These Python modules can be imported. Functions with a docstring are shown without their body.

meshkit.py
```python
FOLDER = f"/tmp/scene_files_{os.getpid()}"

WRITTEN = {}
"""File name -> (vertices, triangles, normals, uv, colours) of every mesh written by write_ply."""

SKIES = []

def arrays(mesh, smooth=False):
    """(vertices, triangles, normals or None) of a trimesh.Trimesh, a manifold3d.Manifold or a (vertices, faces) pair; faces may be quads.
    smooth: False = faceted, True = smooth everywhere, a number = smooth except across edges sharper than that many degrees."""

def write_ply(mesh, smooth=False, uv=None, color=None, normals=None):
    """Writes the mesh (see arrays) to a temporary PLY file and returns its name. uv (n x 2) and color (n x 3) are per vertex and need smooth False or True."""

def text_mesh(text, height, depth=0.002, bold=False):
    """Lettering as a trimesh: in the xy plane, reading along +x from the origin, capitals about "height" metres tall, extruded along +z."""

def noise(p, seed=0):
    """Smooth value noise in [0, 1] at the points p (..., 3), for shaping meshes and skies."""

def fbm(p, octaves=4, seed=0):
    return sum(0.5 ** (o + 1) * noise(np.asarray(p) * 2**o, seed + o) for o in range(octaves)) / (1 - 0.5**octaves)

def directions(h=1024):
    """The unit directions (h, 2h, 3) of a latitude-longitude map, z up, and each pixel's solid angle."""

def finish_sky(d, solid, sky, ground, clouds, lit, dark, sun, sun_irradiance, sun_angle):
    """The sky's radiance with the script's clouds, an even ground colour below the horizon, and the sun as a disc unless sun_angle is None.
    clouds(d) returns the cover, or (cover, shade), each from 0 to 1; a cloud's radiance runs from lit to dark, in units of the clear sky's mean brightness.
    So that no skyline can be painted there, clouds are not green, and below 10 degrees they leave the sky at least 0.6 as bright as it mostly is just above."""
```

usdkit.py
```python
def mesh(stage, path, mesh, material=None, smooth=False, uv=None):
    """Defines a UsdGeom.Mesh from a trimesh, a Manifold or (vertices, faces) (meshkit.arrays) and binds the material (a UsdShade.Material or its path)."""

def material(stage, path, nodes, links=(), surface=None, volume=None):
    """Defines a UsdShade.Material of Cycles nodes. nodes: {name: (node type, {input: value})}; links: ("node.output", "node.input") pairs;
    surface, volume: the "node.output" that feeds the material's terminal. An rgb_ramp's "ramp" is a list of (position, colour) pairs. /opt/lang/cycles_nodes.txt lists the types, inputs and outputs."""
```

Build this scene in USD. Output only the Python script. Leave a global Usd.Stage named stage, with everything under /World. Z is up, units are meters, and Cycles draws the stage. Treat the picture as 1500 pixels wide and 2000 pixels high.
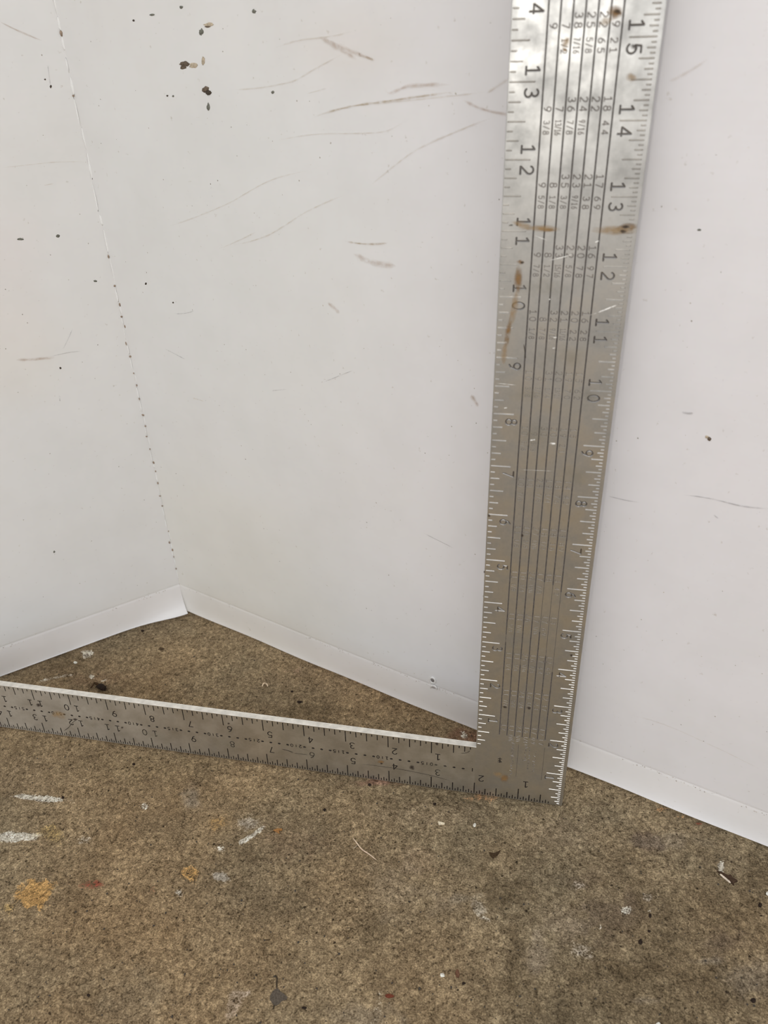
import math, random
import numpy as np, trimesh, manifold3d as m3, usdkit, meshkit
from pxr import Usd, UsdGeom, UsdLux, UsdShade, Gf, Sdf, Vt
from shapely.geometry import Polygon

stage = Usd.Stage.CreateInMemory()
UsdGeom.SetStageUpAxis(stage, UsdGeom.Tokens.z)
UsdGeom.SetStageMetersPerUnit(stage, 1.0)
world = UsdGeom.Xform.Define(stage, '/World')
stage.SetDefaultPrim(world.GetPrim())
UsdGeom.Scope.Define(stage, '/World/Looks')
rng = np.random.default_rng(7)
random.seed(7)

# ------------------------------------------------------------------ camera (solved from the inch marks of the square), light, exposure
FPX = 1544.735                                     # focal length in pixels of the 1500 x 2000 picture
LEAN = math.radians(2.5)                           # how far the square leans back from upright
R = np.array([[0.9805906, -0.02379258, -0.19461754], [0.07717611, -0.86564, 0.49468296], [-0.18023852, -0.50010129, -0.84700223]])
T0 = np.array([0.10273344, 0.16976223, 0.4565464])
ex, ey, ez = R[:, 0], R[:, 1], R[:, 2]
Zc = ey * math.cos(LEAN) + ez * math.sin(LEAN)     # world axes in camera coordinates, origin at the heel of the square
Xc = ex
Yc = np.cross(Zc, Xc)
M = np.array([Xc, Yc, Zc])
CAM = M @ (-T0)
RIGHT, DOWN, FWD = M[:, 0], M[:, 1], M[:, 2]
cam = UsdGeom.Camera.Define(stage, '/World/camera')
cm = np.eye(4)
cm[0, :3], cm[1, :3], cm[2, :3], cm[3, :3] = RIGHT, -DOWN, -FWD, CAM
cam.AddTransformOp().Set(Gf.Matrix4d(*cm.ravel().tolist()))
cam.CreateHorizontalApertureAttr(36.0)
cam.CreateVerticalApertureAttr(48.0)
cam.CreateFocalLengthAttr(FPX / 1500 * 36.0)
cam.CreateFStopAttr(18.0)
cam.CreateFocusDistanceAttr(0.45)
cam.CreateClippingRangeAttr(Gf.Vec2f(0.01, 100))
cam.CreateExposureAttr(-0.66)

sky = UsdLux.DomeLight.Define(stage, '/World/sky')      # even overcast daylight
sky.CreateIntensityAttr(0.42)
sky.CreateColorAttr(Gf.Vec3f(0.94, 0.975, 1.03))

fill = UsdLux.RectLight.Define(stage, '/World/added_fill_light')   # added fill panel behind the camera, placed to even out the walls
fill.CreateWidthAttr(2.4)
fill.CreateHeightAttr(2.0)
fill.CreateIntensityAttr(1.9)
fill.CreateColorAttr(Gf.Vec3f(1.0, 0.985, 0.97))
dz = np.array([0.2, -1.0, 0.75]); dz /= np.linalg.norm(dz)        # points away from the wall: lights shine along -z
dx = np.cross([0, 0, 1.0], dz); dx /= np.linalg.norm(dx)
dm = np.eye(4); dm[0, :3], dm[1, :3], dm[2, :3], dm[3, :3] = dx, np.cross(dz, dx), dz, (0.3, -2.0, 1.75)
fill.AddTransformOp().Set(Gf.Matrix4d(*dm.ravel().tolist()))

flash = UsdLux.SphereLight.Define(stage, '/World/phone_flash')     # the phone's own lamp, beside the lens
flash.CreateRadiusAttr(0.004)
flash.CreateIntensityAttr(1500.0)
flash.CreateColorAttr(Gf.Vec3f(1.0, 0.95, 0.87))
flash.AddTranslateOp().Set(Gf.Vec3d(*(CAM - RIGHT * 0.026 - DOWN * 0.004 - FWD * 0.012)))


def ray(u, v):
    return RIGHT * ((u - 750) / FPX) + DOWN * ((v - 1000) / FPX) + FWD


def on_plane(u, v, point, normal):
    d = ray(u, v)
    return CAM + d * (((np.asarray(point) - CAM) @ normal) / (d @ normal))


def fl(u, v):
    return on_plane(u, v, (0, 0, 0), np.array([0, 0, 1.0]))


# ------------------------------------------------------------------ helpers
taken = set()


def numbered(path):
    if path not in taken:
        taken.add(path)
        return path
    k = 1
    while f'{path}_{k:03d}' in taken:
        k += 1
    taken.add(f'{path}_{k:03d}')
    return f'{path}_{k:03d}'


def tag(p, label=None, cat=None, group=None, kind=None):
    p = p.GetPrim() if hasattr(p, 'GetPrim') else p
    for k, v in (('label', label), ('category', cat), ('group', group), ('kind', kind)):
        if v:
            p.SetCustomDataByKey(k, v)
    return p


def obj(name, mesh, mat, parent=None, smooth=30, colors=None, fade=None, normals=None):
    base = '/World' if parent is None else str(parent.GetPath())
    m = usdkit.mesh(stage, numbered(f'{base}/{name}'), mesh, mat, smooth)
    api = UsdGeom.PrimvarsAPI(m)
    if normals is not None:
        m.CreateNormalsAttr(Vt.Vec3fArray.FromNumpy(np.asarray(normals, np.float32)))
        m.SetNormalsInterpolation('vertex')
    if colors is not None:
        api.CreatePrimvar('basecol', Sdf.ValueTypeNames.Color3fArray, 'vertex').Set(Vt.Vec3fArray.FromNumpy(np.asarray(colors, np.float32)))
    if fade is not None:
        api.CreatePrimvar('fade', Sdf.ValueTypeNames.FloatArray, 'vertex').Set(Vt.FloatArray.FromNumpy(np.asarray(fade, np.float32)))
    return m.GetPrim()


def xform(name, matrix=None):
    x = UsdGeom.Xform.Define(stage, numbered(f'/World/{name}'))
    if matrix is not None:
        x.AddTransformOp().Set(Gf.Matrix4d(*np.asarray(matrix, float).ravel().tolist()))
    return x.GetPrim()


def look(name, nodes, links, surface='p.BSDF'):
    return usdkit.material(stage, f'/World/Looks/{name}', nodes, links, surface=surface)


def plain(name, color, rough=0.6, metallic=0.0, grain=0.25, scale=900.0, **kw):
    lo = [c * (1 - grain) for c in color]
    hi = [min(1, c * (1 + grain)) for c in color]
    return look(name, {'g': ('geometry', {}), 'n': ('noise_texture', {'scale': scale, 'detail': 4.0}), 'r': ('rgb_ramp', {'ramp': [(0.3, lo), (0.7, hi)]}),
                       'p': ('principled_bsdf', {'roughness': rough, 'metallic': metallic, **kw})},
                [('g.position', 'n.vector'), ('n.fac', 'r.fac'), ('r.color', 'p.base_color')])


def smear(name, color, strength, scale=500.0, rough=0.7, lo=0.3, hi=0.7):
    """A stain that thins out: alpha = the mesh's fade times noise."""
    return look(name, {'g': ('geometry', {}), 'n': ('noise_texture', {'scale': scale, 'detail': 5.0, 'roughness': 0.65}), 'm': ('map_range', {'from_min': lo, 'from_max': hi, 'to_min': 0.0, 'to_max': strength, 'clamp': True}),
                       'a': ('attribute', {'attribute': 'fade'}), 'x': ('math', {'math_type': 'multiply'}),
                       't': ('transparent_bsdf', {}), 'p': ('principled_bsdf', {'base_color': color, 'roughness': rough}), 's': ('mix_closure', {})},
                [('g.position', 'n.vector'), ('n.fac', 'm.value'), ('m.result', 'x.value1'), ('a.fac', 'x.value2'), ('x.value', 's.fac'), ('t.BSDF', 's.closure1'), ('p.BSDF', 's.closure2')], 's.closure')


# ------------------------------------------------------------------ materials
wall_look = look('white_plastic_sheet', {
    'g': ('geometry', {}), 'c': ('attribute', {'attribute': 'basecol'}),
    'mp': ('mapping', {'scale': (7.0, 7.0, 160.0)}), 'n': ('noise_texture', {'scale': 1.0, 'detail': 4.0, 'roughness': 0.6}),
    'w': ('wave_texture', {'wave_type': 'bands', 'bands_direction': 'z', 'profile': 'sine', 'scale': 105.0, 'distortion': 0.4, 'detail': 1.0}),
    'n2': ('noise_texture', {'scale': 26.0, 'detail': 5.0, 'roughness': 0.6}), 'r2': ('rgb_ramp', {'ramp': [(0.3, (0.955, 0.955, 0.95)), (0.62, (1.0, 1.0, 1.0))]}),
    'n3': ('noise_texture', {'scale': 420.0, 'detail': 3.0}), 'r3': ('rgb_ramp', {'ramp': [(0.22, (0.82, 0.80, 0.76)), (0.31, (1.0, 1.0, 1.0))]}),
    'x1': ('mix', {'mix_type': 'multiply', 'fac': 1.0}), 'x2': ('mix', {'mix_type': 'multiply', 'fac': 1.0}),
    'wm': ('math', {'math_type': 'multiply', 'value2': 0.055}), 'h': ('math', {'math_type': 'multiply_add', 'value2': 0.6}), 'b': ('bump', {'strength': 0.4, 'distance': 0.0003}),
    'p': ('principled_bsdf', {'roughness': 0.42, 'ior': 1.48})},
    [('g.position', 'mp.vector'), ('mp.vector', 'n.vector'), ('g.position', 'w.vector'), ('g.position', 'n2.vector'), ('g.position', 'n3.vector'), ('n2.fac', 'r2.fac'), ('n3.fac', 'r3.fac'),
     ('c.color', 'x1.color1'), ('r2.color', 'x1.color2'), ('x1.color', 'x2.color1'), ('r3.color', 'x2.color2'), ('x2.color', 'p.base_color'),
     ('n.fac', 'h.value1'), ('w.fac', 'wm.value1'), ('wm.value', 'h.value3'), ('h.value', 'b.height'), ('b.normal', 'p.normal')])

floor_look = look('stained_concrete', {
    'g': ('geometry', {}), 'c': ('attribute', {'attribute': 'basecol'}), 't': ('attribute', {'attribute': 'tint'}), 'k': ('attribute', {'attribute': 'fade'}),
    'n0': ('noise_texture', {'scale': 1250.0, 'detail': 3.0, 'roughness': 0.6}), 'n1': ('noise_texture', {'scale': 430.0, 'detail': 6.0, 'roughness': 0.72, 'distortion': 0.6}),
    'na': ('math', {'math_type': 'multiply', 'value2': 0.4}), 'nn': ('math', {'math_type': 'multiply_add', 'value2': 0.6}),
    'r1': ('rgb_ramp', {'ramp': [(0.38, (0.26, 0.23, 0.19)), (0.45, (0.78, 0.76, 0.73)), (0.53, (1.24, 1.24, 1.24)), (0.61, (2.1, 2.15, 2.2))]}),
    'n4': ('noise_texture', {'scale': 110.0, 'detail': 5.0, 'roughness': 0.65}), 'r4': ('rgb_ramp', {'ramp': [(0.3, (0.84, 0.82, 0.79)), (0.7, (1.14, 1.15, 1.16))]}),
    'dv': ('noise_texture', {'scale': 900.0, 'detail': 2.0}), 'ds': ('vector_math', {'math_type': 'scale', 'scale': 0.0016}), 'da': ('vector_math', {'math_type': 'add'}),
    'v': ('voronoi_texture', {'feature': 'f1', 'scale': 300.0}), 'vm': ('map_range', {'from_min': 0.08, 'from_max': 0.24, 'to_min': 0.0, 'to_max': 1.0, 'clamp': True}),
    'sc': ('separate_color', {}), 'sel': ('math', {'math_type': 'greater_than', 'value2': 0.15}), 'mx': ('math', {'math_type': 'maximum'}),
    'pit': ('rgb_ramp', {'ramp': [(0.0, (0.20, 0.17, 0.14)), (1.0, (1.0, 1.0, 1.0))]}),
    'ka': ('math', {'math_type': 'subtract', 'value2': 0.5}), 'kb': ('math', {'math_type': 'multiply', 'value2': 2.6}), 'kc': ('math', {'math_type': 'add'}),
    'km': ('map_range', {'range_type': 'smoothstep', 'from_min': 0.28, 'from_max': 0.75, 'to_min': 0.0, 'to_max': 0.92, 'clamp': True}), 'ks': ('math', {'math_type': 'greater_than', 'value2': 0.02}), 'kf': ('math', {'math_type': 'multiply'}),
    'mt': ('mix', {'mix_type': 'mix'}),
    'x1': ('mix', {'mix_type': 'multiply', 'fac': 1.0}), 'x2': ('mix', {'mix_type': 'multiply', 'fac': 1.0}), 'x3': ('mix', {'mix_type': 'multiply', 'fac': 1.0}),
    'h': ('math', {'math_type': 'multiply_add', 'value2': 0.3}), 'b': ('bump', {'strength': 1.0, 'distance': 0.0032}),
    'p': ('principled_bsdf', {'roughness': 0.85, 'specular_ior_level': 0.25})},
    [('g.position', 'n0.vector'), ('g.position', 'n1.vector'), ('g.position', 'n4.vector'), ('g.position', 'dv.vector'), ('dv.color', 'ds.vector1'), ('ds.vector', 'da.vector1'), ('g.position', 'da.vector2'), ('da.vector', 'v.vector'),
     ('n0.fac', 'na.value1'), ('n1.fac', 'nn.value1'), ('na.value', 'nn.value3'), ('nn.value', 'r1.fac'), ('n4.fac', 'r4.fac'), ('v.distance', 'vm.value'), ('v.color', 'sc.color'), ('sc.r', 'sel.value1'),
     ('sel.value', 'mx.value1'), ('vm.result', 'mx.value2'), ('mx.value', 'pit.fac'),
     ('nn.value', 'ka.value1'), ('ka.value', 'kb.value1'), ('kb.value', 'kc.value1'), ('k.fac', 'kc.value2'), ('kc.value', 'km.value'), ('k.fac', 'ks.value1'), ('km.result', 'kf.value1'), ('ks.value', 'kf.value2'),
     ('kf.value', 'mt.fac'), ('c.color', 'mt.color1'), ('t.color', 'mt.color2'),
     ('mt.color', 'x1.color1'), ('r1.color', 'x1.color2'), ('x1.color', 'x2.color1'), ('r4.color', 'x2.color2'),
     ('x2.color', 'x3.color1'), ('pit.color', 'x3.color2'), ('x3.color', 'p.base_color'), ('nn.value', 'h.value3'), ('mx.value', 'h.value1'), ('h.value', 'b.height'), ('b.normal', 'p.normal')])


def steel(name, color, rough, spread=0.1, dark=0.72, bump=0.25):
    return look(name, {
        'g': ('texture_coordinate', {}), 'mp': ('mapping', {'scale': (900.0, 60.0, 300.0)}), 'n': ('noise_texture', {'scale': 1.0, 'detail': 4.0}),
        'n2': ('noise_texture', {'scale': 70.0, 'detail': 6.0, 'roughness': 0.65}), 'r2': ('rgb_ramp', {'ramp': [(0.32, [c * dark for c in color]), (0.62, color)]}),
        'rr': ('map_range', {'from_min': 0.3, 'from_max': 0.7, 'to_min': rough + spread, 'to_max': rough - spread, 'clamp': True}),
        'b': ('bump', {'strength': bump, 'distance': 0.00005}), 'p': ('principled_bsdf', {'metallic': 1.0})},
        [('g.object', 'mp.vector'), ('mp.vector', 'n.vector'), ('g.object', 'n2.vector'), ('n2.fac', 'r2.fac'), ('n2.fac', 'rr.value'), ('r2.color', 'p.base_color'), ('rr.result', 'p.roughness'), ('n.fac', 'b.height'), ('b.normal', 'p.normal')])


blade_look = steel('worn_steel', (0.555, 0.552, 0.535), 0.44)
tick_look = steel('cut_steel', (0.62, 0.60, 0.57), 0.40, 0.05)
numeral_look = steel('dirty_cut_steel', (0.31, 0.295, 0.28), 0.46, 0.05)
figure_look = steel('faint_cut_steel', (0.38, 0.355, 0.33), 0.62, 0.05)
tongue_look = look('graded_tongue_steel', {                # fully metallic by the heel, paler and less metallic towards the far end
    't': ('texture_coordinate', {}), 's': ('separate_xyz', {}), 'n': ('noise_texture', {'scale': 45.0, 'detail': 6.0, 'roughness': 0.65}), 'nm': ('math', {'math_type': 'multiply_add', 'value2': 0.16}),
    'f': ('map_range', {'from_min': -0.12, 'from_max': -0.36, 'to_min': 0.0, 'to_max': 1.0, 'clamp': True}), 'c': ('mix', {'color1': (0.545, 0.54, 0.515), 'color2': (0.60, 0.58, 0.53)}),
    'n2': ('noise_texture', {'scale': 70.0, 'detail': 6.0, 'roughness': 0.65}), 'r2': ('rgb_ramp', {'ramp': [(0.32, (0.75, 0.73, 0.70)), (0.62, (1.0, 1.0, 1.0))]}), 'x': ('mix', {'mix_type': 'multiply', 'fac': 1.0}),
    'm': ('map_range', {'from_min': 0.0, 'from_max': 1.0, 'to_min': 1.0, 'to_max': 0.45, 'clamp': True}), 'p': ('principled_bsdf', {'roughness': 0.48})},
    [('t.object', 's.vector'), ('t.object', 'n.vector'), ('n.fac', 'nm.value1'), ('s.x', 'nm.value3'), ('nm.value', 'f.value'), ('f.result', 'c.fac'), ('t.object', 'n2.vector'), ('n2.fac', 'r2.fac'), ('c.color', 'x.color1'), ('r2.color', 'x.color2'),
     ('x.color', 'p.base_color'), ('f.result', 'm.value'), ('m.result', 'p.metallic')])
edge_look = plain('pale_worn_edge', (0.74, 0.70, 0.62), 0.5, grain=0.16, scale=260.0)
grime_look = plain('groove_grime', (0.035, 0.029, 0.024), 0.9, specular_ior_level=0.1)
line_look = plain('line_grime', (0.20, 0.185, 0.175), 0.6, metallic=0.6)

# ------------------------------------------------------------------ floor
C = fl(361, 1190); C[2] = 0                        # foot of the fold between the two sheets
DR = fl(1500, 1655) - C; DR /= np.linalg.norm(DR)  # along the right-hand sheet
DL = fl(0, 1320) - C; DL /= np.linalg.norm(DL)     # along the left-hand sheet
NR = np.array([-DR[1], DR[0], 0]); NR *= np.sign(NR @ (CAM - C))
NL = np.array([-DL[1], DL[0], 0]); NL *= np.sign(NL @ (CAM - C))


def spaced(lo, hi, a, b, step, coarse):
    return np.unique(np.round(np.concatenate([np.linspace(lo, a, coarse), np.arange(a, b, step), np.linspace(b, hi, coarse)]), 6))


xs = spaced(-2.5, 2.5, -0.46, 0.26, 0.0011, 24)
ys = spaced(-3.0, 1.2, -0.27, 0.16, 0.0011, 24)
gx, gy = np.meshgrid(xs, ys, indexing='ij')
P = np.stack([gx, gy, 0 * gx], -1).reshape(-1, 3)


def floor_height(p):
    q = np.c_[p[:, :2], np.zeros(len(p))]
    h = 0.55 * meshkit.fbm(q * 35, 3, 1) + 0.35 * meshkit.fbm(q * 160, 3, 2) + 0.25 * meshkit.fbm(q * 420, 2, 3)
    return -0.0004 - 0.0011 * np.clip(1.05 - h, 0, 1.2)


P[:, 2] = floor_height(P)
n = np.arange(len(xs) * len(ys)).reshape(len(xs), len(ys))
F = np.stack([n[:-1, :-1], n[1:, :-1], n[1:, 1:], n[:-1, 1:]], -1).reshape(-1, 4)
q = np.c_[P[:, :2], np.zeros(len(P))]
f1, f2, f3 = meshkit.fbm(q * 9, 4, 11), meshkit.fbm(q * 22 + 5, 4, 12), meshkit.fbm(q * 60, 3, 13)
base = np.array([0.340, 0.246, 0.140])
tint, amt_ = np.tile(base, (len(P), 1)), np.zeros(len(P))
col = base * (1 + 0.45 * (f2 - 0.5) + 0.45 * (f3 - 0.5))[:, None]
col += np.array([0.03, 0.0, -0.012]) * np.clip((f1 - 0.5) * 3, -1, 1)[:, None]
edge = meshkit.fbm(q * 170, 3, 21)


def stain(u, v, ru, rv, color, amt, rot=0.0, sharp=1.0, rough=1.2):
    """A patch of colour that the concrete itself has, at the floor point seen at (u, v), radii in picture pixels there."""
    c, a, b = fl(u, v), fl(u + ru * math.cos(rot), v + ru * math.sin(rot)), fl(u - rv * math.sin(rot), v + rv * math.cos(rot))
    J = np.linalg.inv(np.stack([(a - c)[:2], (b - c)[:2]], 1))
    near = np.abs(P[:, :2] - c[:2]).max(1) < 3.2 * max(np.linalg.norm(a - c), np.linalg.norm(b - c))
    e = (P[near, :2] - c[:2]) @ J.T
    d = np.sqrt((e ** 2).sum(1)) + rough * (edge[near] - 0.5) * 1.6
    k = amt / (1 + np.exp((d - 1) * 5 * sharp))
    if color[0] > 0.43 or color is RED:                # paint and lime marks: the grain of the concrete breaks up their edges
        w = np.clip(k / np.maximum(k + amt_[near], 1e-6), 0, 1)[:, None]
        tint[near] = tint[near] * (1 - w) + np.asarray(color) * w
        amt_[near] = np.maximum(amt_[near], k)
        return
    col[near] = col[near] * (1 - k[:, None]) + np.asarray(color) * k[:, None]


ORANGE, WHITE, DARK, RED, TAN, PURPLE = (0.60, 0.355, 0.13), (0.80, 0.74, 0.62), (0.115, 0.078, 0.038), (0.27, 0.06, 0.035), (0.45, 0.33, 0.22), (0.15, 0.105, 0.075)
for a in [(1350, 1830, 190, 130, DARK, .40), (1200, 1955, 300, 85, DARK, .40), (1490, 1690, 30, 45, DARK, .5), (990, 1742, 46, 33, DARK, .48, 0, 2.2), (1010, 1865, 22, 58, DARK, .42, 0, 1.8), (1266, 1640, 24, 18, (.12, .07, .045), .6, 0, 2),
          (1215, 1680, 14, 22, DARK, .35), (1195, 1785, 55, 45, PURPLE, .45), (1150, 1712, 40, 14, PURPLE, .3), (1422, 1842, 45, 22, PURPLE, .5), (725, 1815, 26, 38, DARK, .42), (485, 1662, 28, 14, DARK, .45), (615, 1385, 42, 18, DARK, .5),
          (370, 1690, 22, 26, DARK, .4), (860, 1560, 60, 14, DARK, .3), (300, 1930, 24, 22, DARK, .35), (120, 1290, 40, 16, DARK, .3), (205, 1345, 40, 12, DARK, .35), (560, 1640, 60, 30, (.26, .17, .10), .4), (880, 1665, 30, 14, DARK, .3),
          (65, 1742, 44, 31, ORANGE, .92, 0, 1.6), (95, 1626, 22, 17, (.48, .34, .14), .6), (16, 1770, 18, 11, (.55, .38, .16), .7), (372, 1703, 15, 16, ORANGE, .6), (424, 1608, 20, 10, (.45, .28, .11), .5), (545, 1620, 12, 7, ORANGE, .4),
          (185, 1726, 20, 8, RED, .6), (295, 1736, 6, 12, RED, .35), (430, 1607, 30, 14, (.4, .26, .12), .3), (738, 1526, 40, 5, (.42, .22, .16), .6), (940, 1556, 36, 6, (.5, .27, .13), .5), (905, 1437, 26, 13, (.30, .12, .08), .5),
          (1290, 1580, 20, 6, (.5, .25, .1), .5), (1330, 1593, 14, 5, (.5, .28, .12), .4), (1364, 1607, 8, 4, RED, .7), (820, 1680, 40, 20, (.36, .25, .15), .4), (575, 1308, 20, 8, (.5, .33, .22), .5), (200, 1325, 50, 12, (.36, .22, .13), .3),
          (85, 1558, 44, 5, WHITE, .85, .08, 1.5), (36, 1632, 38, 8, WHITE, .95, .03, 1.6), (492, 1630, 26, 6, WHITE, .9, -.6, 1.5), (487, 1604, 20, 18, (.45, .38, .29), .7, -.5), (432, 1710, 17, 9, (.5, .44, .36), .8, .4), (352, 1742, 11, 9, WHITE, .75), (170, 1275, 9, 7, WHITE, .7),
          (178, 1320, 8, 5, WHITE, .9, .6), (203, 1327, 9, 3, WHITE, .7, -.3), (110, 1322, 26, 3, WHITE, .5, -.2), (165, 1640, 16, 9, (.48, .42, .33), .5), (283, 1573, 7, 5, WHITE, .6), (430, 1655, 9, 8, WHITE, .5), (907, 1436, 8, 6, WHITE, .85), (376, 1553, 14, 22, (.42, .36, .28), .55),
          (935, 1770, 22, 12, (.46, .39, .29), .65, .6), (950, 1793, 14, 5, WHITE, .6, .4), (905, 1753, 26, 8, (.42, .36, .27), .5), (1050, 1860, 24, 30, (.40, .32, .23), .5), (1110, 1800, 45, 28, (.37, .29, .2), .45), (1135, 1858, 22, 13, (.46, .39, .3), .6, .3), (1128, 1727, 10, 9, (.45, .38, .3), .5),
          (1223, 1776, 9, 6, WHITE, .7), (1268, 1750, 15, 10, (.46, .39, .3), .6), (1270, 1777, 6, 4, WHITE, .6), (1174, 1809, 5, 4, WHITE, .8), (1380, 1875, 26, 5, (.42, .35, .26), .5), (1470, 1905, 40, 36, (.33, .27, .2), .4), (1410, 1690, 5, 9, WHITE, .8), (1300, 1640, 60, 12, (.33, .27, .2), .4),
          (455, 1968, 12, 42, (.45, .34, .24), .6, .35), (475, 1938, 18, 8, (.46, .36, .27), .6), (1262, 1952, 20, 6, (.42, .34, .25), .4), (735, 1965, 10, 30, WHITE, .3, .2), (700, 1985, 60, 20, (.4, .33, .24), .4), (250, 1960, 70, 60, (.35, .27, .17), .35), (60, 1900, 120, 60, (.33, .25, .15), .35), (870, 1760, 30, 20, (.36, .28, .19), .35),
          (770, 1730, 40, 50, (.36, .28, .19), .35), (520, 1570, 20, 6, (.5, .4, .28), .3), (830, 1590, 80, 20, (.36, .27, .17), .4), (60, 1500, 90, 30, (.34, .25, .15), .4), (250, 1500, 140, 25, (.33, .24, .13), .35), (1090, 1620, 60, 30, (.34, .26, .17), .4), (640, 1330, 90, 30, (.31, .22, .13), .35)]:
    stain(*a)
fprim = obj('floor', (P, F), floor_look, smooth=True, colors=np.clip(col, 0.01, 0.85), fade=amt_)
UsdGeom.PrimvarsAPI(fprim).CreatePrimvar('tint', Sdf.ValueTypeNames.Color3fArray, 'vertex').Set(Vt.Vec3fArray.FromNumpy(tint.astype(np.float32)))
tag(fprim, 'stained brown concrete floor, rough and pitted, under the steel square', 'floor', kind='structure')


# ------------------------------------------------------------------ the two white sheets that meet in a fold
CREASE = 0.0245


def sheet(direction, normal, length, z0, z1, bulge, step=0.006, thick=0.004, ns=None):
    """A sheet standing along direction from the fold; bulge(s, z) moves its face along normal."""
    s = np.unique(np.r_[np.linspace(0, min(0.5, length), int(min(0.5, length) / step)), np.linspace(min(0.5, length), length, 20)])
    z = np.unique(np.r_[np.linspace(z0, min(z1, 0.5), ns or max(3, int((min(z1, 0.5) - z0) / step))), np.linspace(min(z1, 0.5), z1, 16)])
    if z0 == CREASE:
        z = np.unique(np.r_[z, CREASE + np.array([0.0006, 0.0012, 0.0018, 0.0028])])
    S, Z = np.meshgrid(s, z, indexing='ij')
    b = bulge(S, Z)
    fr = C + S[..., None] * direction + Z[..., None] * np.array([0, 0, 1.0]) + b[..., None] * normal
    bk = fr - thick * normal
    k = S.size
    n = np.arange(k).reshape(S.shape)
    f = np.stack([n[:-1, :-1], n[1:, :-1], n[1:, 1:], n[:-1, 1:]], -1).reshape(-1, 4)
    ring = np.concatenate([n[:, 0], n[-1, 1:], n[-2::-1, -1], n[0, -2:0:-1]])
    side = np.stack([ring, ring + k, np.roll(ring, -1) + k, np.roll(ring, -1)], -1)
    V = np.vstack([fr.reshape(-1, 3), bk.reshape(-1, 3)])
    a = f[0]
    if np.cross(V[a[1]] - V[a[0]], V[a[2]] - V[a[0]]) @ normal < 0:
        f, side = f[:, ::-1], side[:, ::-1]
    return V, np.vstack([f, f[:, ::-1] + k, side[:, ::-1]])


def sheet_colors(V, tints, tone_=(0.815, 0.808, 0.792)):
    q = V * 6.0
    c = np.array(tone_) * (0.985 + 0.03 * meshkit.fbm(q, 3, 31))[:, None]
    c = c + np.array([0.008, 0.0, -0.010]) * ((meshkit.fbm(q * 2 + 3, 3, 32) - 0.5) * 2)[:, None]
    for p, r, t, a in tints:
        d = np.linalg.norm((V - p) / np.array(r), axis=1) + 0.6 * (meshkit.fbm(V * 60, 3, 33) - 0.5)
        k = a / (1 + np.exp((d - 1) * 5))
        c = c * (1 - k[:, None]) + np.array(t) * k[:, None]
    return np.clip(c, 0, 0.93)


wave_r = lambda S, Z: 0.0012 * np.sin(S * 9 + 0.6) * np.clip(S * 6, 0, 1) + 0.0008 * np.sin(Z * 11 + S * 5) * np.clip(S * 8, 0, 1)
wave_l = lambda S, Z: 0.0009 * np.sin(S * 12) * np.clip(S * 6, 0, 1) + 0.0006 * np.sin(Z * 10 + 1) * np.clip(S * 8, 0, 1)
DENT = lambda Z: -0.00016 * np.exp(-((Z - CREASE) / 0.0009) ** 2)
LFLARE = lambda S, Z: DENT(Z) + 0.0018 * np.exp(-Z / 0.0035) + 0.0085 * np.exp(-(S / 0.026) ** 2) * np.exp(-np.maximum(Z - 0.0, 0) / 0.006)
RFLARE = lambda S, Z: DENT(Z) + 0.0020 * np.exp(-Z / 0.0040)
wr = lambda u, v: on_plane(u, v, C, NR)
wl = lambda u, v: on_plane(u, v, C, NL)
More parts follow.
